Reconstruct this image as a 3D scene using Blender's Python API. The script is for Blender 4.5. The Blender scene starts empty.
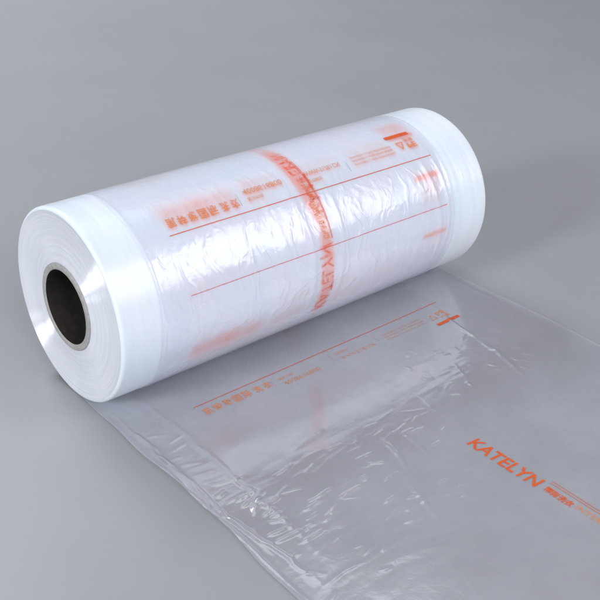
import bpy, bmesh, math, random
import numpy as np
from mathutils import Vector, Matrix, noise

S = 0.1                      # one roll radius = 10 cm
L = 5.09                     # roll length in radii
scn = bpy.context.scene
col = scn.collection
random.seed(4)
rng = np.random.default_rng(11)

# ------------------------------------------------------------------ noise on arrays
def vnoise(X, Y, seed=0, perx=None):
    """smooth value noise, vectorised"""
    xi = np.floor(X).astype(int); yi = np.floor(Y).astype(int)
    fx = X-xi; fy = Y-yi
    fx = fx*fx*fx*(fx*(fx*6-15)+10); fy = fy*fy*fy*(fy*(fy*6-15)+10)
    def h(a, b):
        n = (a*374761393+b*668265263+seed*974634777) & 0x7fffffff
        n = ((n ^ (n >> 13))*1274126177) & 0x7fffffff
        n = n ^ (n >> 16)
        return (n & 0xffff)/32767.5-1
    return (h(xi, yi)*(1-fx)+h(xi+1, yi)*fx)*(1-fy)+(h(xi, yi+1)*(1-fx)+h(xi+1, yi+1)*fx)*fy
def lnoise(X, Y, seed=0):
    """value noise with straight facets and sharp folds between them"""
    xi = np.floor(X).astype(int); yi = np.floor(Y).astype(int); fx = X-xi; fy = Y-yi
    def h(a, b):
        n = (a*374761393+b*668265263+seed*974634777) & 0x7fffffff
        n = ((n ^ (n >> 13))*1274126177) & 0x7fffffff
        return ((n ^ (n >> 16)) & 0xffff)/32767.5-1
    a, b, c, d = h(xi, yi), h(xi+1, yi), h(xi+1, yi+1), h(xi, yi+1)
    lower = fx > fy                                   # each cell is split in two flat triangles
    return np.where(lower, a+(b-a)*fx+(c-b)*fy, a+(c-d)*fx+(d-a)*fy)
def fbm(X, Y, seed=0, o=4):
    s = 0; a = 1
    for k in range(o):
        s = s+a*vnoise(X*2**k+7.3*k, Y*2**k-3.1*k, seed+k); a *= .5
    return s
def sstep(a, b, x):
    t = np.clip((x-a)/(b-a), 0, 1); return t*t*(3-2*t)

# ------------------------------------------------------------------ materials
def mat(name):
    m = bpy.data.materials.new(name); m.use_nodes = True
    nt = m.node_tree; nt.nodes.clear()
    out = nt.nodes.new('ShaderNodeOutputMaterial')
    return m, nt, out
def N(nt, t, **kw):
    n = nt.nodes.new(t)
    for k, v in kw.items():
        if k.startswith('i_'):
            key = k[2:].replace('_', ' ')
            n.inputs[key].default_value = v
        else: setattr(n, k, v)
    return n
def principled(nt, **kw):
    p = nt.nodes.new('ShaderNodeBsdfPrincipled')
    for k, v in kw.items(): p.inputs[k].default_value = v
    return p
def noise_node(nt, scale, detail=4, rough=.55, vec=None, dist=0):
    n = N(nt, 'ShaderNodeTexNoise'); n.inputs['Scale'].default_value = scale
    n.inputs['Detail'].default_value = detail; n.inputs['Roughness'].default_value = rough
    n.inputs['Distortion'].default_value = dist
    if vec: nt.links.new(vec, n.inputs['Vector'])
    return n
def bump(nt, h, strength, dist, prev=None):
    b = N(nt, 'ShaderNodeBump'); b.inputs['Strength'].default_value = strength
    b.inputs['Distance'].default_value = dist
    nt.links.new(h, b.inputs['Height'])
    if prev: nt.links.new(prev, b.inputs['Normal'])
    return b

def m_table():
    m, nt, out = mat('grey_backdrop_paper')
    tc = N(nt, 'ShaderNodeTexCoord')
    p = principled(nt, Roughness=.42)
    p.inputs['Specular IOR Level'].default_value = .35
    n1 = noise_node(nt, 3.0, 5, .6, tc.outputs['Object'])
    r = N(nt, 'ShaderNodeValToRGB')
    r.color_ramp.elements[0].position = .3; r.color_ramp.elements[0].color = (.296, .297, .317, 1)
    r.color_ramp.elements[1].position = .7; r.color_ramp.elements[1].color = (.320, .321, .342, 1)
    nt.links.new(n1.outputs['Fac'], r.inputs['Fac']); nt.links.new(r.outputs['Color'], p.inputs['Base Color'])
    n2 = noise_node(nt, 900, 3, .6, tc.outputs['Object'])
    b = bump(nt, n2.outputs['Fac'], .06, .0006)
    nt.links.new(b.outputs['Normal'], p.inputs['Normal'])
    nt.links.new(p.outputs['BSDF'], out.inputs['Surface'])
    return m

def m_winding():
    """many milky layers of film; the ink of buried layers comes from the 'ink' attribute"""
    m, nt, out = mat('milky_wound_film')
    tc = N(nt, 'ShaderNodeTexCoord')
    p = principled(nt, Roughness=.24, **{'Subsurface Weight': .35, 'Subsurface Scale': .012})
    p.inputs['Subsurface Radius'].default_value = (1, 1, 1)
    p.inputs['Specular IOR Level'].default_value = .5
    a = N(nt, 'ShaderNodeAttribute', attribute_name='ink')
    mp = N(nt, 'ShaderNodeMapping'); nt.links.new(tc.outputs['Object'], mp.inputs['Vector'])
    mp.inputs['Scale'].default_value = (6, 6, 6)
    n1 = noise_node(nt, 2.2, 4, .5, mp.outputs['Vector'])
    r = N(nt, 'ShaderNodeValToRGB')
    r.color_ramp.elements[0].position = .35; r.color_ramp.elements[0].color = (.74, .83, .93, 1)
    r.color_ramp.elements[1].position = .65; r.color_ramp.elements[1].color = (.82, .84, .95, 1)
    nt.links.new(n1.outputs['Fac'], r.inputs['Fac'])
    mx = N(nt, 'ShaderNodeMix', data_type='RGBA')
    nt.links.new(a.outputs['Fac'], mx.inputs['Factor'])
    nt.links.new(r.outputs['Color'], mx.inputs['A']); mx.inputs['B'].default_value = (.92, .19, .09, 1)
    nt.links.new(mx.outputs['Result'], p.inputs['Base Color'])
    # faint rings left by the edge of each layer
    mp2 = N(nt, 'ShaderNodeMapping'); nt.links.new(tc.outputs['Object'], mp2.inputs['Vector'])
    mp2.inputs['Scale'].default_value = (60, 3, 3)
    n2 = noise_node(nt, 2.0, 5, .6, mp2.outputs['Vector'])
    b = bump(nt, n2.outputs['Fac'], .25, .0009)
    nt.links.new(b.outputs['Normal'], p.inputs['Normal'])
    nt.links.new(p.outputs['BSDF'], out.inputs['Surface'])
    return m

def m_endface():
    m, nt, out = mat('cut_film_edges')
    tc = N(nt, 'ShaderNodeTexCoord')
    sep = N(nt, 'ShaderNodeSeparateXYZ'); nt.links.new(tc.outputs['Object'], sep.inputs[0])
    cmb = N(nt, 'ShaderNodeCombineXYZ')
    nt.links.new(sep.outputs['Y'], cmb.inputs['X']); nt.links.new(sep.outputs['Z'], cmb.inputs['Y'])
    ln = N(nt, 'ShaderNodeVectorMath', operation='LENGTH'); nt.links.new(cmb.outputs[0], ln.inputs[0])
    at = N(nt, 'ShaderNodeMath', operation='ARCTAN2')
    nt.links.new(sep.outputs['Z'], at.inputs[0]); nt.links.new(sep.outputs['Y'], at.inputs[1])
    sc = N(nt, 'ShaderNodeMath', operation='MULTIPLY'); sc.inputs[1].default_value = 260
    nt.links.new(ln.outputs['Value'], sc.inputs[0])
    c2 = N(nt, 'ShaderNodeCombineXYZ'); nt.links.new(sc.outputs[0], c2.inputs['X'])
    sn = N(nt, 'ShaderNodeMath', operation='SINE'); nt.links.new(at.outputs[0], sn.inputs[0])
    nt.links.new(sn.outputs[0], c2.inputs['Y'])
    n1 = noise_node(nt, 1.0, 6, .75, c2.outputs[0])
    r = N(nt, 'ShaderNodeValToRGB')
    r.color_ramp.elements[0].position = .35; r.color_ramp.elements[0].color = (.77, .80, .90, 1)
    r.color_ramp.elements[1].position = .65; r.color_ramp.elements[1].color = (.84, .86, .94, 1)
    nt.links.new(n1.outputs['Fac'], r.inputs['Fac'])
    p = principled(nt, Roughness=.36, Anisotropic=.9, **{'Subsurface Weight': .3, 'Subsurface Scale': .01})
    p.inputs['Subsurface Radius'].default_value = (1, 1, 1)
    p.inputs['Specular IOR Level'].default_value = 1.0
    nt.links.new(r.outputs['Color'], p.inputs['Base Color'])
    tg = N(nt, 'ShaderNodeTangent', direction_type='RADIAL', axis='X'); nt.links.new(tg.outputs[0], p.inputs['Tangent'])
    b = bump(nt, n1.outputs['Fac'], .22, .0010)
    nt.links.new(b.outputs['Normal'], p.inputs['Normal'])
    g = N(nt, 'ShaderNodeBsdfAnisotropic'); g.inputs['Roughness'].default_value = .58; g.inputs['Anisotropy'].default_value = .88
    g.inputs['Color'].default_value = (.95, .97, 1, 1)
    nt.links.new(tg.outputs[0], g.inputs['Tangent']); nt.links.new(b.outputs['Normal'], g.inputs['Normal'])
    mx = N(nt, 'ShaderNodeMixShader'); mx.inputs[0].default_value = .22
    nt.links.new(p.outputs['BSDF'], mx.inputs[1]); nt.links.new(g.outputs[0], mx.inputs[2])
    nt.links.new(mx.outputs[0], out.inputs['Surface'])
    return m

def m_film(name, milk, tint, crinkle, gloss_rough, stretch=(1, 1, 1), scale=60., milkcol=(.8, .82, .92, 1), f0=.07):
    m, nt, out = mat(name)
    tc = N(nt, 'ShaderNodeTexCoord')
    mp = N(nt, 'ShaderNodeMapping'); nt.links.new(tc.outputs['Object'], mp.inputs['Vector'])
    mp.inputs['Scale'].default_value = stretch
    n1 = noise_node(nt, scale, 5, .6, mp.outputs['Vector'], .6)
    b = bump(nt, n1.outputs['Fac'], crinkle, .003)
    tr = N(nt, 'ShaderNodeBsdfTransparent'); tr.inputs['Color'].default_value = tint
    df = N(nt, 'ShaderNodeBsdfDiffuse'); df.inputs['Color'].default_value = milkcol
    tl = N(nt, 'ShaderNodeBsdfTranslucent'); tl.inputs['Color'].default_value = milkcol
    m0 = N(nt, 'ShaderNodeMixShader'); m0.inputs[0].default_value = .3
    nt.links.new(df.outputs[0], m0.inputs[1]); nt.links.new(tl.outputs[0], m0.inputs[2])
    m1 = N(nt, 'ShaderNodeMixShader')
    n3 = noise_node(nt, 9, 4, .6, tc.outputs['Object'])
    mr = N(nt, 'ShaderNodeMapRange'); mr.inputs['From Min'].default_value = .3; mr.inputs['From Max'].default_value = .7
    mr.inputs['To Min'].default_value = milk*.75; mr.inputs['To Max'].default_value = milk*1.25
    nt.links.new(n3.outputs['Fac'], mr.inputs['Value']); nt.links.new(mr.outputs[0], m1.inputs[0])
    nt.links.new(tr.outputs[0], m1.inputs[1]); nt.links.new(m0.outputs[0], m1.inputs[2])
    gl = N(nt, 'ShaderNodeBsdfGlossy'); gl.inputs['Roughness'].default_value = gloss_rough
    gl.inputs['Color'].default_value = (.97, .97, 1, 1)
    lw = N(nt, 'ShaderNodeLayerWeight')          # Schlick reflectance, the same from either side of the film
    pw = N(nt, 'ShaderNodeMath', operation='POWER'); pw.inputs[1].default_value = 4.2
    nt.links.new(lw.outputs['Facing'], pw.inputs[0])
    fr = N(nt, 'ShaderNodeMath', operation='MULTIPLY_ADD'); fr.inputs[1].default_value = .85; fr.inputs[2].default_value = f0
    nt.links.new(pw.outputs[0], fr.inputs[0])
    m2 = N(nt, 'ShaderNodeMixShader'); nt.links.new(fr.outputs[0], m2.inputs[0])
    nt.links.new(m1.outputs[0], m2.inputs[1]); nt.links.new(gl.outputs[0], m2.inputs[2])
    for x in (gl, lw, df): nt.links.new(b.outputs['Normal'], x.inputs['Normal'])
    nt.links.new(m2.outputs[0], out.inputs['Surface'])
    return m

def m_ink(name, c, alpha=1., rough=.4, patchy=.0, scale=250):
    m, nt, out = mat(name)
    p = principled(nt, Roughness=rough); p.inputs['Base Color'].default_value = (*c, 1)
    tr = N(nt, 'ShaderNodeBsdfTransparent')
    mx = N(nt, 'ShaderNodeMixShader')
    tc = N(nt, 'ShaderNodeTexCoord'); n = noise_node(nt, scale, 3, .6, tc.outputs['Object'])
    mr = N(nt, 'ShaderNodeMapRange'); mr.inputs['From Min'].default_value = .35; mr.inputs['From Max'].default_value = .65
    mr.inputs['To Min'].default_value = max(0, alpha-patchy); mr.inputs['To Max'].default_value = alpha
    nt.links.new(n.outputs['Fac'], mr.inputs['Value']); nt.links.new(mr.outputs[0], mx.inputs[0])
    nt.links.new(tr.outputs[0], mx.inputs[1]); nt.links.new(p.outputs[0], mx.inputs[2])
    nt.links.new(mx.outputs[0], out.inputs['Surface'])
    return m

def m_card():
    m, nt, out = mat('grey_cardboard')
    tc = N(nt, 'ShaderNodeTexCoord'); n = noise_node(nt, 220, 5, .7, tc.outputs['Object'])
    r = N(nt, 'ShaderNodeValToRGB')
    r.color_ramp.elements[0].position = .3; r.color_ramp.elements[0].color = (.27, .265, .265, 1)
    r.color_ramp.elements[1].position = .7; r.color_ramp.elements[1].color = (.41, .40, .40, 1)
    nt.links.new(n.outputs['Fac'], r.inputs['Fac'])
    p = principled(nt, Roughness=.8); nt.links.new(r.outputs['Color'], p.inputs['Base Color'])
    b = bump(nt, n.outputs['Fac'], .4, .0005); nt.links.new(b.outputs['Normal'], p.inputs['Normal'])
    nt.links.new(p.outputs[0], out.inputs['Surface']); return m
def m_bore():
    m, nt, out = mat('dark_core_bore')
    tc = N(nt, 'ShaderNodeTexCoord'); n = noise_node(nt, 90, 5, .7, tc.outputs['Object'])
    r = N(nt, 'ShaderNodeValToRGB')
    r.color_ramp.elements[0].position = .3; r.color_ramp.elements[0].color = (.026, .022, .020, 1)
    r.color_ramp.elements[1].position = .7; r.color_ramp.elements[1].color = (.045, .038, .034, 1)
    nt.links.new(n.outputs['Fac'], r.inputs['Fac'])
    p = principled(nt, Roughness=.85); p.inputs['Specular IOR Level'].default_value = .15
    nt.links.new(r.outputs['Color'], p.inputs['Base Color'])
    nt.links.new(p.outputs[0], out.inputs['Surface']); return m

M_TABLE = m_table(); M_WIND = m_winding(); M_END = m_endface()
M_WRAP = m_film('crinkled_outer_film', .45, (.99, .99, 1, 1), .30, .19, (1, .8, .8), 45., (.89, .885, .96, 1))
M_SHEET = m_film('clear_unrolled_film', .34, (.955, .955, .98, 1), .12, .135, (1, 1, 1), 38., (.90, .90, .99, 1), f0=.20)
M_CARD = m_card(); M_BORE = m_bore()
ORANGE = m_ink('orange_ink', (.72, .11, .018), .97, patchy=.25)
ORANGE_SOFT = m_ink('pale_orange_ink', (.80, .25, .06), .88, patchy=.45)
OCHRE = m_ink('faint_ochre_ink', (.72, .27, .06), .7, patchy=.35)
REDLINE = m_ink('red_line_ink', (.66, .115, .03), .9, patchy=.15)
PINKLINE = m_ink('buried_pink_line_ink', (.70, .12, .10), .7, patchy=.3)
BAND = m_ink('crumpled_orange_ink', (.86, .14, .045), .5, patchy=.45, scale=160)
GREYLINE = m_ink('thin_grey_ink', (.42, .36, .38), .6, patchy=.2)

# ------------------------------------------------------------------ mesh helpers
def link(name, me, m, parent=None):
    o = bpy.data.objects.new(name, me); col.objects.link(o)
    for x in (m if isinstance(m, (list, tuple)) else [m]): me.materials.append(x)
    if parent: o.parent = parent
    return o
def grid_mesh(name, P, wrap=False):
    """P: (nu, nv, 3) points"""
    nu, nv = P.shape[:2]
    idx = np.arange(nu*nv).reshape(nu, nv)
    if wrap: idx = np.concatenate([idx, idx[:, :1]], 1)
    a = idx[:-1, :-1]; b = idx[1:, :-1]; c = idx[1:, 1:]; d = idx[:-1, 1:]
    F = np.stack([a, b, c, d], -1).reshape(-1, 4)
    me = bpy.data.meshes.new(name)
    me.vertices.add(nu*nv); me.vertices.foreach_set('co', (P.reshape(-1)*S).astype(np.float32))
    me.loops.add(len(F)*4); me.loops.foreach_set('vertex_index', F.reshape(-1).astype(np.int32))
    me.polygons.add(len(F)); me.polygons.foreach_set('loop_start', (np.arange(len(F))*4).astype(np.int32))
    me.update(calc_edges=True); me.validate()
    me.polygons.foreach_set('use_smooth', np.ones(len(me.polygons), bool))
    return me

# ------------------------------------------------------------------ text outlines
def text2d(s, box, bold=0., shear=0., sub=2):
    """triangulated flat text scaled into box (u0,u1,v0,v1) -> verts, faces"""
    c = bpy.data.curves.new('t', 'FONT'); c.body = s; c.size = 1; c.offset = bold; c.shear = shear
    c.resolution_u = sub; c.fill_mode = 'BOTH' if False else 'FRONT'
    o = bpy.data.objects.new('t', c); col.objects.link(o)
    bpy.context.view_layer.update()
    dg = bpy.context.evaluated_depsgraph_get()
    me = o.evaluated_get(dg).to_mesh()
    me.calc_loop_triangles()
    V = np.array([v.co[:2] for v in me.vertices]).reshape(-1, 2)
    F = [tuple(t.vertices) for t in me.loop_triangles]
    o.evaluated_get(dg).to_mesh_clear()
    bpy.data.objects.remove(o); bpy.data.curves.remove(c)
    if len(V) == 0: return V, F
    lo = V.min(0); hi = V.max(0)
    V = (V-lo)/(hi-lo)*np.array([box[1]-box[0], box[3]-box[2]])+np.array([box[0], box[2]])
    return V, F
def quad2d(pts):
    return np.array(pts, float), [(0, 1, 2), (0, 2, 3)]
def rect2d(u0, u1, v0, v1): return quad2d([(u0, v0), (u1, v0), (u1, v1), (u0, v1)])
def seg2d(a, b, w):
    a = np.array(a, float); b = np.array(b, float); d = (b-a)/np.hypot(*(b-a)); n = np.array([-d[1], d[0]])*w/2
    return quad2d([a-n, b-n, b+n, a+n])
def merge(parts):
    V = []; F = []; k = 0
    for v, f in parts:
        if len(v) == 0: continue
        V.append(v); F += [tuple(i+k for i in t) for t in f]; k += len(v)
    return np.concatenate(V), F

def print_mesh(name, parts, surf, m, parent, step=.035, label=None):
    """2-D print (x, v) cut fine and laid on a surface function surf(x, v)->(n,3)"""
    V, F = merge(parts)
    bm = bmesh.new()
    vs = [bm.verts.new((p[0], p[1], 0)) for p in V]
    for f in F:
        try: bm.faces.new([vs[i] for i in f])
        except ValueError: pass
    lo = V.min(0); hi = V.max(0)
    for ax in (0, 1):
        q = math.ceil(lo[ax]/step)*step
        while q < hi[ax]:
            co = [0, 0, 0]; no = [0, 0, 0]; co[ax] = q; no[ax] = 1
            bmesh.ops.bisect_plane(bm, geom=bm.verts[:]+bm.edges[:]+bm.faces[:], plane_co=co, plane_no=no, dist=1e-6)
            q += step
    A = np.array([v.co[:2] for v in bm.verts])
    P = surf(A[:, 0], A[:, 1])*S
    for v, p in zip(bm.verts, P): v.co = p
    me = bpy.data.meshes.new(name); bm.to_mesh(me); bm.free()
    me.polygons.foreach_set('use_smooth', np.ones(len(me.polygons), bool))
    o = link(name, me, m, parent)
    if label: o['label'] = label
    return o

# ------------------------------------------------------------------ the printed block (x along the roll, v below the line)
def block_parts():
    d = {}
    d['line'] = [rect2d(.786, 4.38, -.985, -.975)]
    ch = '凯特琳国际洗衣'; u = .83; P = []
    for i, c in enumerate(ch):
        P.append(text2d(c, (u, u+.098, -1.165, -1.05), .018)); u += .123+(.02 if i == 4 else 0)
    d['title'] = P
    d['thin'] = [seg2d((1.70, -1.06), (1.71, -1.2), .008), seg2d((2.525, -1.05), (2.535, -1.19), .008),
                 seg2d((3.20, -1.07), (3.21, -1.2), .008)]
    d['small'] = [text2d('服务热线', (1.80, 2.0, -1.13, -1.085), .008), text2d('4008616800', (1.80, 2.30, -1.235, -1.165), .012),
                  text2d('公司网址', (2.60, 2.80, -1.125, -1.08), .008), text2d('WWW.51781.CN', (2.61, 3.12, -1.235, -1.175), .006)]
    d['fine'] = [text2d('请勿将本袋套在头上以免发生窒息危险请妥善保管', (3.30, 3.93, v-.016, v+.016), .0) for v in (-1.135, -1.185, -1.235)]
    t = [(4.03, -1.25), (4.13, -1.25), (4.08, -1.155)]
    d['mark'] = [seg2d(t[i], t[(i+1) % 3], .012) for i in range(3)]+[
        text2d('PE', (4.17, 4.31, -1.215, -1.145), .02), text2d('环保', (4.17, 4.31, -1.29, -1.235), .01)]
    d['bar'] = [rect2d(4.0, 4.37, -1.385, -1.335)]
    return d
BL = block_parts()
def katelyn(y0=-3.055, y1=-3.885, x0=2.545, x1=2.705):
    V, F = text2d('KATELYN', (0, 1, 0, 1), .018, .10)
    W = np.stack([x0+V[:, 1]*(x1-x0), y0+V[:, 0]*(y1-y0)], 1)
    return W, F
def along(s, y0, y1, x0, x1, **k):
    V, F = text2d(s, (0, 1, 0, 1), **k)
    return np.stack([x0+V[:, 1]*(x1-x0), y0+V[:, 0]*(y1-y0)], 1), F

# ------------------------------------------------------------------ buried ink, rasterised on (x, theta) then blurred
GX, GT = 1100, 1256
INK = np.zeros((GX, GT))
def raster(parts, off, flip=False):
    A = np.zeros((GX, GT))
    V, F = merge(parts)
    U = V[:, 0]/L*GX; W = ((V[:, 1]+off) % (2*np.pi))/(2*np.pi)*GT
    base = V[:, 1]+off
    Wc = base/(2*np.pi)*GT
    for f in F:
        x = U[list(f)]; y = Wc[list(f)]
        x0, x1 = int(x.min())-1, int(x.max())+2; y0, y1 = int(y.min())-1, int(y.max())+2
        xs, ys = np.meshgrid(np.arange(x0, x1)+.5, np.arange(y0, y1)+.5, indexing='ij')
        det = (x[1]-x[0])*(y[2]-y[0])-(x[2]-x[0])*(y[1]-y[0])
        if abs(det) < 1e-9: continue
        l1 = ((xs-x[0])*(y[2]-y[0])-(x[2]-x[0])*(ys-y[0]))/det
        l2 = ((x[1]-x[0])*(ys-y[0])-(xs-x[0])*(y[1]-y[0]))/det
        e = .02
        k = (l1 >= -e) & (l2 >= -e) & (l1+l2 <= 1+e)
        ii = np.clip(xs[k].astype(int), 0, GX-1); jj = ys[k].astype(int) % GT
        A[ii, jj] = 1
    return A
def blur(A, s, t=None):
    for ax, q in ((0, s), (1, t or s)):
        n = int(q*3)+1; k = np.exp(-.5*(np.arange(-n, n+1)/q)**2); k /= k.sum()
        pad = [(0, 0), (0, 0)]; pad[ax] = (n, n)
        B = np.pad(A, pad, mode='wrap' if ax else 'edge')
        out = np.zeros_like(A)
        for i, w in enumerate(k):
            out += w*(B[i:i+A.shape[0]] if ax == 0 else B[:, i:i+A.shape[1]])
        A = out
    return A
full = BL['title']+BL['small']+BL['fine']+BL['mark']+BL['bar']
xs_, ts_ = np.meshgrid(np.arange(GX)/GX*L, np.arange(GT)/GT*2*np.pi, indexing='ij')
patch = np.clip(.5+.6*fbm(xs_*1.6, ts_*2.2, 3), 0, 1)
OFF1 = 2.248+.98; OFF2 = 2.845+.98; OFF3 = 3.53+.98
INK += 1.3*blur(raster(full, OFF1+.02), 4)*1.0
INK += 1.1*blur(raster(full, OFF1-.10), 9)*(.5+.5*patch)
INK += .8*blur(raster(BL['bar'], OFF1-.2), 8)
INK += 1.0*blur(raster(BL['bar'], OFF2), 3)
INK += .55*blur(raster(full, OFF2), 10)*patch*sstep(2.8, 3.4, xs_)
INK += .5*blur(raster(BL['bar'], OFF3), 3, 2)+.6*blur(raster(full, OFF3), 8)*patch
INK += .9*blur(raster(BL['title']+BL['small'], OFF3+.22), 11)
INK += .8*blur(raster(full, OFF3+1.6), 9)*patch+.7*blur(raster(full, OFF1-.75), 10)*patch
INK += 1.2*blur(raster(BL['title'], OFF3+.10), 9)+.7*blur(raster(BL['title']+BL['small'], OFF2+.05), 12)*patch+.9*blur(raster(BL['title'], OFF1-.15), 14)+.7*blur(raster(BL['mark']+BL['bar'], OFF2+.1), 14)
INK += .05*patch*sstep(.6, 1., xs_)
K1 = [katelyn(x0=2.45, x1=2.6)]
K2 = [along('国际洗衣 INTERNATIONAL', -3.94, -4.8, 2.5, 2.61, bold=.012)]
for off, a, s in ((6.70, .9, 4), (6.62, .5, 7), (5.55, 1.5, 5), (5.42, 1.0, 8), (5.65, 1.2, 6), (5.9, .6, 6), (5.0, .8, 7), (8.2, .7, 7), (9.3, .6, 8)):
    dx = int(4*np.sin(off*9))
    INK += a*np.roll(blur(raster(K1, off), s), dx, 0)
for off, a, s in ((6.70, .6, 5), (6.3, .35, 8), (5.8, .5, 7)):
    INK += a*blur(raster(K2, off), s)
band_w = np.exp(-((xs_-2.535-.012*np.sin(ts_*3))/.075)**4)
INK += band_w*(.3+.25*np.exp(-((ts_-2.05)/.22)**2)+.10*np.exp(-((ts_-3.3)/.4)**2))*(.4+.9*patch)
INK = np.clip(INK, 0, .92)*sstep(.5, .65, xs_)*(1-sstep(4.42, 4.5, xs_))
def ink_at(x, t):
    i = np.clip(x/L*GX, 0, GX-1.001); j = (t % (2*np.pi))/(2*np.pi)*GT
    i0 = i.astype(int); fi = i-i0; j0 = j.astype(int) % GT; fj = j-np.floor(j); j1 = (j0+1) % GT; i1 = np.minimum(i0+1, GX-1)
    return (INK[i0, j0]*(1-fi)+INK[i1, j0]*fi)*(1-fj)+(INK[i0, j1]*(1-fi)+INK[i1, j1]*fi)*fj

# ------------------------------------------------------------------ setting: seamless backdrop sheet
def backdrop():
    # a studio sweep: flat where the roll lies, curving up far behind (away from the viewer)
    dirv = np.array([.59, .81]); dirv /= np.hypot(*dirv); side = np.array([-dirv[1], dirv[0]])
    prof = [(-40, 0), (-10, 0), (0, 0), (8, 0), (16, 0), (30, 0)]
    R = 14
    for k in range(1, 17):
        a = k/16*math.pi/2; prof.append((30+R*math.sin(a), R*(1-math.cos(a))))
    prof.append((30+R, R+30))
    P = np.zeros((len(prof), 9, 3))
    for i, (d, z) in enumerate(prof):
        for j in range(9):
            s = (j-4)*15
            q = np.array([2.5, 0])+dirv*d+side*s
            P[i, j] = (*q, z-.003)
    me = grid_mesh('tabletop', P)
    o = link('tabletop', me, M_TABLE); o['kind'] = 'structure'
    return o
backdrop()

# ------------------------------------------------------------------ the roll
roll = bpy.data.objects.new('film_roll', None); col.objects.link(roll)
roll.empty_display_size = .05
roll['label'] = 'roll of milky plastic film with orange print, partly unrolled across the grey table'
roll['category'] = 'plastic film roll'

# wound body: side surface with rounded shoulders
def body_profile():
    pr = []
    for k in range(7):
        a = k/6*math.pi/2; r = .035
        pr.append((.0+r*(1-math.sin(a)), 1-r*(1-math.cos(a))))
    pr = [(x, q) for x, q in pr][::-1]
    return pr
prof = [(.035*(1-math.sin(a)), 1-.035*(1-math.cos(a))) for a in np.linspace(math.pi/2, 0, 7)]
xsb = [p[0] for p in prof]+list(np.linspace(.05, L-.05, 700))+[L-p[0] for p in prof[::-1]]
rsb = [p[1] for p in prof]+[1.0]*700+[p[1] for p in prof[::-1]]
NT = 720
th = np.arange(NT)/NT*2*np.pi
X, TH = np.meshgrid(np.array(xsb), th, indexing='ij')
Rr = np.array(rsb)[:, None]+0*TH
Rr = Rr+.0016*fbm(X*9, np.cos(TH)*1.5+np.sin(TH), 21, 3)+.003*fbm(X*.9, np.cos(TH)*2, 22, 2)-.002
P = np.stack([X, Rr*np.cos(TH), Rr*np.sin(TH)+1], -1)
P[..., 2] = np.maximum(P[..., 2], .0)
P0 = P.copy(); P0[..., 2] -= 1
me = grid_mesh('wound_film', P0, wrap=True)
inkv = ink_at(X.reshape(-1), TH.reshape(-1)).astype(np.float32)
at = me.attributes.new('ink', 'FLOAT', 'POINT'); at.data.foreach_set('value', inkv)
wound = link('wound_film', me, M_WIND, roll); wound.location = (0, 0, 1*S)

# end faces: rings of cut film edges, slightly uneven
def end_face(x0, sgn, seed):
    rs = np.concatenate([np.linspace(.448, .962, 150), [.966]])
    X_, T_ = np.meshgrid(rs, th, indexing='ij')
    ring = np.interp(rs, rs, np.cumsum(rng.normal(0, .0006, len(rs))))
    ring -= np.linspace(ring[0], ring[-1], len(rs))
    w = .006*fbm(X_*5, np.cos(T_)*1.2+seed, seed, 3)*np.sin((X_-.448)/.52*np.pi)
    dish = .028*np.sin((X_-.448)/.518*np.pi)
    xx = x0+sgn*(dish+ring[:, None]+w)
    P = np.stack([xx, X_*np.cos(T_), X_*np.sin(T_)], -1)
    me = grid_mesh('layered_edge', P[::-1] if sgn > 0 else P, wrap=True)
    o = link('layered_edge', me, M_END, wound); return o
# bring outermost ring to the shoulder radius
end_face(0., 1, 31); end_face(L, -1, 35)

# paper core: tube
def core():
    ro, ri = .449, .376
    pr = [(-.012, ri+.006), (-.018, ri+.012), (-.018, ro-.012), (-.012, ro-.002), (.03, ro), (L-.03, ro),
          (L+.012, ro-.002), (L+.018, ro-.012), (L+.018, ri+.012), (L+.012, ri+.006)]
    t = np.arange(160)/160*2*np.pi
    A = np.array(pr); X_ = A[:, 0][:, None]+0*t; R_ = A[:, 1][:, None]+0*t
    P = np.stack([X_, R_*np.cos(t), R_*np.sin(t)], -1)
    c = link('paper_core', grid_mesh('paper_core', P, wrap=True), M_CARD, roll); c.location = (0, 0, S)
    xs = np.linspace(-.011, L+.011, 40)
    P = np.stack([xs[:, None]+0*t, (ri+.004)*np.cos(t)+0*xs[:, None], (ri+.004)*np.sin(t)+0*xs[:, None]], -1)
    l = link('core_bore', grid_mesh('core_bore', P[::-1], wrap=True), M_BORE, c)  # inner wall of the tube, coloured near-black brown
core()

# loose outer layer: crinkled film from gusset to gusset
XW0, XW1 = .44, 4.50
def wrap_r(x, t):
    t = np.where(t < 0, t+2*np.pi, t)
    loose = np.exp(-((t-2.75)/.75)**2)               # slack on the front
    right = .55+.45*sstep(3.6, 2.6, x)
    r = 1.006+.004*fbm(x*1.2, t*1.3, 41, 2)*loose
    wob = .25*fbm(x*2, t*2, 47, 2)
    cr = 1-np.abs(fbm(x*5.5+wob*3, t*2.6+wob, 43, 3))
    r = r+.0055*loose*right*cr**3
    cr2 = 1-np.abs(vnoise(x*11+t*2+wob*4, t*5+wob*5, 45))
    r = r+.0020*loose*right*cr2**4
    # long wandering folds round the right-hand shoulder
    for xc, a, w, ph in ((4.22, .010, .035, .3), (4.36, .007, .025, 1.2), (2.28, .012, .045, .9), (2.72, .006, .03, 2.)):
        c = xc+.05*np.sin(t*2.3+ph)
        r = r+a*np.exp(-((x-c)/w)**2)*np.exp(-((t-2.75)/.65)**2)
    edge = np.minimum(x-XW0, XW1-x)
    r = r+.007*np.exp(-((edge-.02)/.02)**2)*(.4+.6*loose)
    return np.maximum(r, 1.0035)
nx, ntt = 640, 760
u = np.linspace(0, 1, nx); tt = np.linspace(1.15, 2*np.pi-1.62, ntt)
U, T2 = np.meshgrid(u, tt, indexing='ij')
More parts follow.
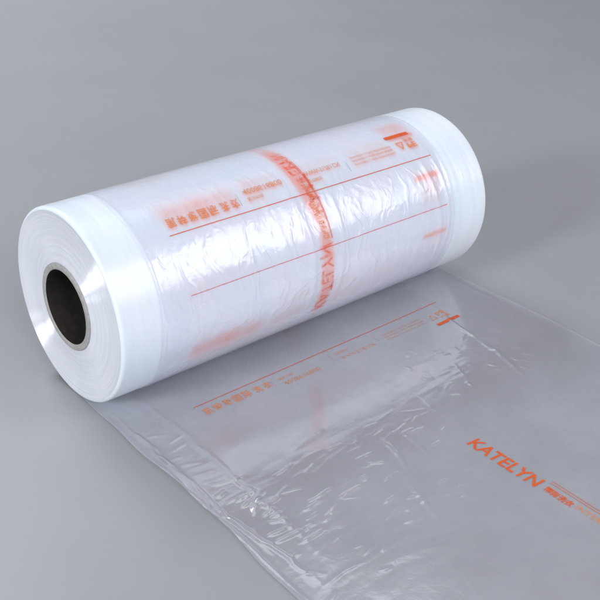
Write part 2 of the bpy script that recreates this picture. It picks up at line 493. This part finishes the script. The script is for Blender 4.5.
e0 = XW0+.012*vnoise(T2*3, 0*T2, 51)+.02*vnoise(T2*1.1, 0*T2, 52); e1 = XW1+.02*vnoise(T2*1.3, 0*T2+4, 53)
XX = e0+(e1-e0)*U
RW = wrap_r(XX, T2)
P = np.stack([XX, RW*np.cos(T2), RW*np.sin(T2)], -1)
wrapo = link('outer_layer', grid_mesh('outer_layer', P), M_WRAP, roll); wrapo.location = (0, 0, S)
def on_roll(off, lift=.003):
    def f(x, v):
        t = v+off; r = wrap_r(x, t)+lift
        return np.stack([x, r*np.cos(t), r*np.sin(t)], 1)
    return f
f1 = on_roll(OFF1)
print_mesh('printed_line', BL['line'], f1, REDLINE, wrapo)
print_mesh('printed_lettering', BL['title'], f1, ORANGE_SOFT, wrapo)
for q in BL['small']: print_mesh('printed_lettering', [q], f1, OCHRE, wrapo)
print_mesh('fine_print', BL['fine'], f1, OCHRE, wrapo)
for q in BL['thin']: print_mesh('printed_divider', [q], f1, GREYLINE, wrapo)
print_mesh('printed_symbol', BL['mark'], f1, ORANGE_SOFT, wrapo)
print_mesh('printed_bar', [(v+np.array([-.05, 0]), f) for v, f in BL['bar']], f1, ORANGE, wrapo)
print_mesh('printed_line', BL['line'], on_roll(OFF2), PINKLINE, wrapo)
def warp(p, a, k, ph):
    V, F = p; W = V.copy()
    W[:, 0] += a*np.sin(V[:, 1]*k+ph)+.4*a*np.sin(V[:, 1]*k*2.7+ph*3)
    W[:, 1] += .5*a*np.sin(V[:, 0]*40+V[:, 1]*k*1.6+ph)
    return W, F
print_mesh('printed_lettering', [warp(katelyn(x0=2.43, x1=2.60), .02, 9, .5)], on_roll(6.70), BAND, wrapo)
print_mesh('printed_lettering', [warp(along('国际洗衣 INTERNATIONAL', -3.94, -4.55, 2.48, 2.57, bold=.012), .015, 8, 1)], on_roll(6.70), ORANGE_SOFT, wrapo)
print_mesh('printed_lettering', [warp(katelyn(x0=2.465, x1=2.60), .012, 11, 1.5)], on_roll(5.55), BAND, wrapo)
print_mesh('printed_lettering', [warp(katelyn(y0=-3.2, y1=-3.95, x0=2.475, x1=2.62), .012, 8, 3)], on_roll(5.55, .005), BAND, wrapo)
for q, ph in ((2.585, 1), (2.61, 2)): print_mesh('printed_line', [warp(rect2d(q, q+.009, -4.9, -3.93), .011, 6, ph)], on_roll(6.70), PINKLINE, wrapo)

# ------------------------------------------------------------------ unrolled sheet
ridges = []   # (x0,y0,x1,y1,amp,width,curve)
def R_(*a): ridges.append(a)
# long creases along the film
R_(.10, -.5, .04, -2.2, .012, .022, .02); R_(.14, -.8, .10, -3.2, .010, .020, -.02); R_(.02, -2.1, .20, -3.6, .012, .024, .03); R_(.03, -1.2, .0, -3.9, .009, .018, -.01)
R_(4.32, -.2, 4.20, -1.5, .005, .030, .03); R_(4.24, -1.2, 4.15, -1.85, .018, .022, -.02); R_(4.15, -1.8, 3.95, -2.7, .012, .03, .02)
R_(4.95, -.1, 5.0, -1.7, .010, .04, .02); R_(1.95, -2.45, 1.78, -3.0, .008, .026, .03); R_(1.72, -3.0, 1.5, -3.6, .005, .03, .0)
R_(2.75, -2.2, 2.6, -2.75, .005, .022, .01); R_(3.55, -1.95, 3.3, -2.5, .005, .022, .02); R_(2.2, -2.4, 2.1, -3.0, .004, .022, .02)
R_(.45, -.4, .42, -3.4, .010, .03, .03)
# short creases across the gusset
for k in range(26):
    y = -.9-2.9*((k+.5)/26)+rng.normal(0, .03); x = rng.uniform(.1, .35)
    ln = rng.uniform(.12, .34)*(1.2 if y < -2.3 else 1)
    R_(x, y, x+ln, y+rng.uniform(-.12, .10), rng.uniform(.002, .007)*(1.6 if -3.1 < y < -2.1 else 1), rng.uniform(.014, .024), rng.normal(0, .008))
for k in range(10):   # star-shaped crumple
    a = rng.uniform(-.7, .9); x, y = .33+rng.normal(0, .05), -2.55+rng.normal(0, .08); ln = rng.uniform(.12, .28)
    R_(x, y, x+ln*math.cos(a), y+ln*math.sin(a), rng.uniform(.004, .009), rng.uniform(.014, .022), rng.normal(0, .02))
for k in range(80):  # fine creases over the middle
    x = .5+2.4*rng.beta(1.1, 1.8); y = -2.0-1.7*rng.beta(1.6, 1.8)-(0.25*(1.2-x) if x < 1.2 else 0)
    a = rng.normal(.05, .22); ln = rng.uniform(.08, .36)
    R_(x, y, x+ln*math.cos(a), y+ln*math.sin(a), rng.uniform(.0015, .005), rng.uniform(.012, .018), rng.normal(0, .006))
for k in range(36):
    x = rng.uniform(3.0, 4.3); y = -1.6-rng.uniform(0, .9); a = rng.normal(-.6, .7); ln = rng.uniform(.06, .22)
    R_(x, y, x+ln*math.cos(a), y+ln*math.sin(a), rng.uniform(.002, .007), rng.uniform(.012, .022), rng.normal(0, .015))
Y_END = -6.2
def xe0(y): return .03-.04*sstep(-.3, -1.6, y)-.04*sstep(-2, -3.6, y)+.02*np.sin(y*2.1)+.008*np.sin(y*7+1)
def xe1(y): return 5.12+.05*sstep(-.2, -2.6, y)+.012*np.sin(y*2.6)
def sheet_h(x, y):
    z = .0035+.002*fbm(x*.9, y*.7, 61, 3)
    zone = np.exp(-((x-.9-.25*(-y-2.4))/1.1)**2)*sstep(-1.7, -2.3, y)*sstep(-4.6, -3.4, y)
    gus = sstep(.10, .18, x)*sstep(.52, .42, x)*sstep(-.5, -1.0, y)*sstep(-4.6, -3.6, y)
    zr = np.exp(-((x-3.4)/.8)**2)*np.exp(-((y+1.9)/.55)**2)
    wx = x+.10*fbm(x*1.5, y*2.5, 71, 2); wy = y+.07*fbm(x*1.2, y*1.6, 73, 2)+.12*x
    z = z+(.0022*zone+.002*zr)*(lnoise(wx*2.6, wy*9, 75)+.7*lnoise(wx*5.3+3, wy*19+1, 76))
    z = z+.0045*gus*(lnoise(wx*2.0+.3, wy*4.2, 77)+.35*lnoise(wx*6, wy*15, 78))
    far = sstep(-.2, -1.2, y)
    z = z+.010*far*(.5+.5*fbm(x*.5, y*1.3, 63, 3))*sstep(2.6, .4, x)
    z = z+.0012*far*lnoise(wx*1.3+5, wy*3.1, 79)
    for (x0, y0, x1, y1, A, w, cv) in ridges:
        dx, dy = x1-x0, y1-y0; l = math.hypot(dx, dy); ux, uy = dx/l, dy/l
        m = (x > min(x0, x1)-.2) & (x < max(x0, x1)+.2) & (y > min(y0, y1)-.2) & (y < max(y0, y1)+.2)
        if not m.any(): continue
        xx = x[m]-x0; yy = y[m]-y0
        s = (xx*ux+yy*uy)/l; d = -xx*uy+yy*ux-cv*4*s*(1-s)-.02*vnoise(s*l*7+x0*30, s*0, 81)*min(1, l)
        fall = np.clip(s/.3, 0, 1)*np.clip((1-s)/.3, 0, 1)*(s > 0)*(s < 1)
        prof = np.clip(1-np.abs(d)/(w*1.5), 0, 1)
        z = z.copy(); z[m] += A*prof*fall
    # free left edge lifts a little from the table; right edge lies nearly flat with a thin rolled rim
    e = x-xe0(y); z = z+.012*np.exp(-(e/.04)**2)*(.5+.5*np.sin(y*3.1+.5)**2)*sstep(-.5, -1., y)
    e = xe1(y)-x; z = z+.006*np.exp(-(e/.03)**2)
    return z
ny, nxs = 560, 470
v = np.linspace(.02, Y_END, ny); uu = np.linspace(0, 1, nxs)
VV, UU = np.meshgrid(v, uu, indexing='ij')
XS = xe0(VV)+(xe1(VV)-xe0(VV))*UU
Z = sheet_h(XS, VV)
sheet = link('unrolled_sheet', grid_mesh('unrolled_sheet', np.stack([XS, VV, Z], -1)), M_SHEET, roll)
def on_sheet(lift=.0018):
    def f(x, y): return np.stack([x, y, sheet_h(x, y)+lift], 1)
    return f
fs = on_sheet()
print_mesh('printed_line', BL['line'], fs, REDLINE, sheet)
print_mesh('printed_lettering', BL['title'], fs, ORANGE_SOFT, sheet)
for q in BL['small']: print_mesh('printed_lettering', [q], fs, OCHRE, sheet)
print_mesh('fine_print', BL['fine'], fs, OCHRE, sheet)
for q in BL['thin']: print_mesh('printed_divider', [q], fs, GREYLINE, sheet)
print_mesh('printed_symbol', BL['mark'], fs, ORANGE_SOFT, sheet)
print_mesh('printed_bar', BL['bar'], fs, ORANGE, sheet)
print_mesh('printed_lettering', [katelyn()], fs, ORANGE, sheet, label='large orange KATELYN lettering on the unrolled sheet')
print_mesh('printed_lettering', [along('国际洗衣', -3.95, -4.25, 2.575, 2.665, bold=.03)], fs, ORANGE, sheet)
print_mesh('printed_lettering', [along('INTERNATIONAL', -4.28, -5.05, 2.60, 2.67)], fs, ORANGE_SOFT, sheet)
for q in (2.712, 2.745): print_mesh('printed_line', [rect2d(q, q+.007, -5.6, -3.93)], fs, REDLINE, sheet)

# ------------------------------------------------------------------ light
w = bpy.data.worlds.new('World'); scn.world = w; w.use_nodes = True
bg = w.node_tree.nodes['Background']; bg.inputs['Color'].default_value = (1, .985, .975, 1); bg.inputs['Strength'].default_value = .17
def area(name, direction, dist, size, power, color=(1, 1, 1), target=(2.5, 0, .8), sy=None):
    l = bpy.data.lights.new(name, 'AREA'); l.energy = power; l.color = color
    l.shape = 'RECTANGLE'; l.size = size; l.size_y = sy or size
    o = bpy.data.objects.new(name, l); col.objects.link(o)
    t = Vector(target)*S; d = Vector(direction).normalized()
    o.location = t+d*dist; o.rotation_euler = (-d).to_track_quat('-Z', 'Y').to_euler()
    return o
area('softbox_or_fill', (.50, -.72, .56), 3.2, 1.6, 42, (.95, .975, 1), sy=1.9)
area('softbox_or_fill', (-.92, -.12, .38), 3.6, .7, 86, (.95, .975, 1), sy=.7)
area('softbox_or_fill', (-.25, -.85, .50), 6.0, 1.6, 88, (.95, .97, 1), sy=1.2, target=(5, 3, 0))
area('softbox_or_fill', (.46, .60, 1.45), 3.6, 2.0, 7, (.93, .96, 1), sy=1.3)
area('softbox_or_fill', (-.42, .40, .80), 3.0, 1.0, 76, (.90, .95, 1), target=(16, 15, 0))  # added fill with no known source, brightens the far backdrop

# ------------------------------------------------------------------ camera
cam = bpy.data.cameras.new('Camera'); co = bpy.data.objects.new('Camera', cam); col.objects.link(co)
Mr = ((0.7540635303, 0.2953185186, -0.5866644397), (-0.6553280095, 0.3980872375, -0.6419281512), (0.0439703756, 0.8685122474, 0.4937135647))
M4 = Matrix(Mr).to_4x4(); M4.translation = Vector((-4.02472, -7.74627, 5.99511))*S
co.matrix_world = M4
cam.sensor_width = 36; cam.lens = 1011.22/600*36; cam.clip_end = 100; cam.clip_start = .01
scn.camera = co
scn.render.engine = 'CYCLES'
scn.cycles.transparent_max_bounces = 16
scn.view_settings.view_transform = 'Standard'; scn.view_settings.look = 'None'
scn.view_settings.exposure = 0.08; scn.view_settings.gamma = 1
scn.render.resolution_x = 1024; scn.render.resolution_y = 1024
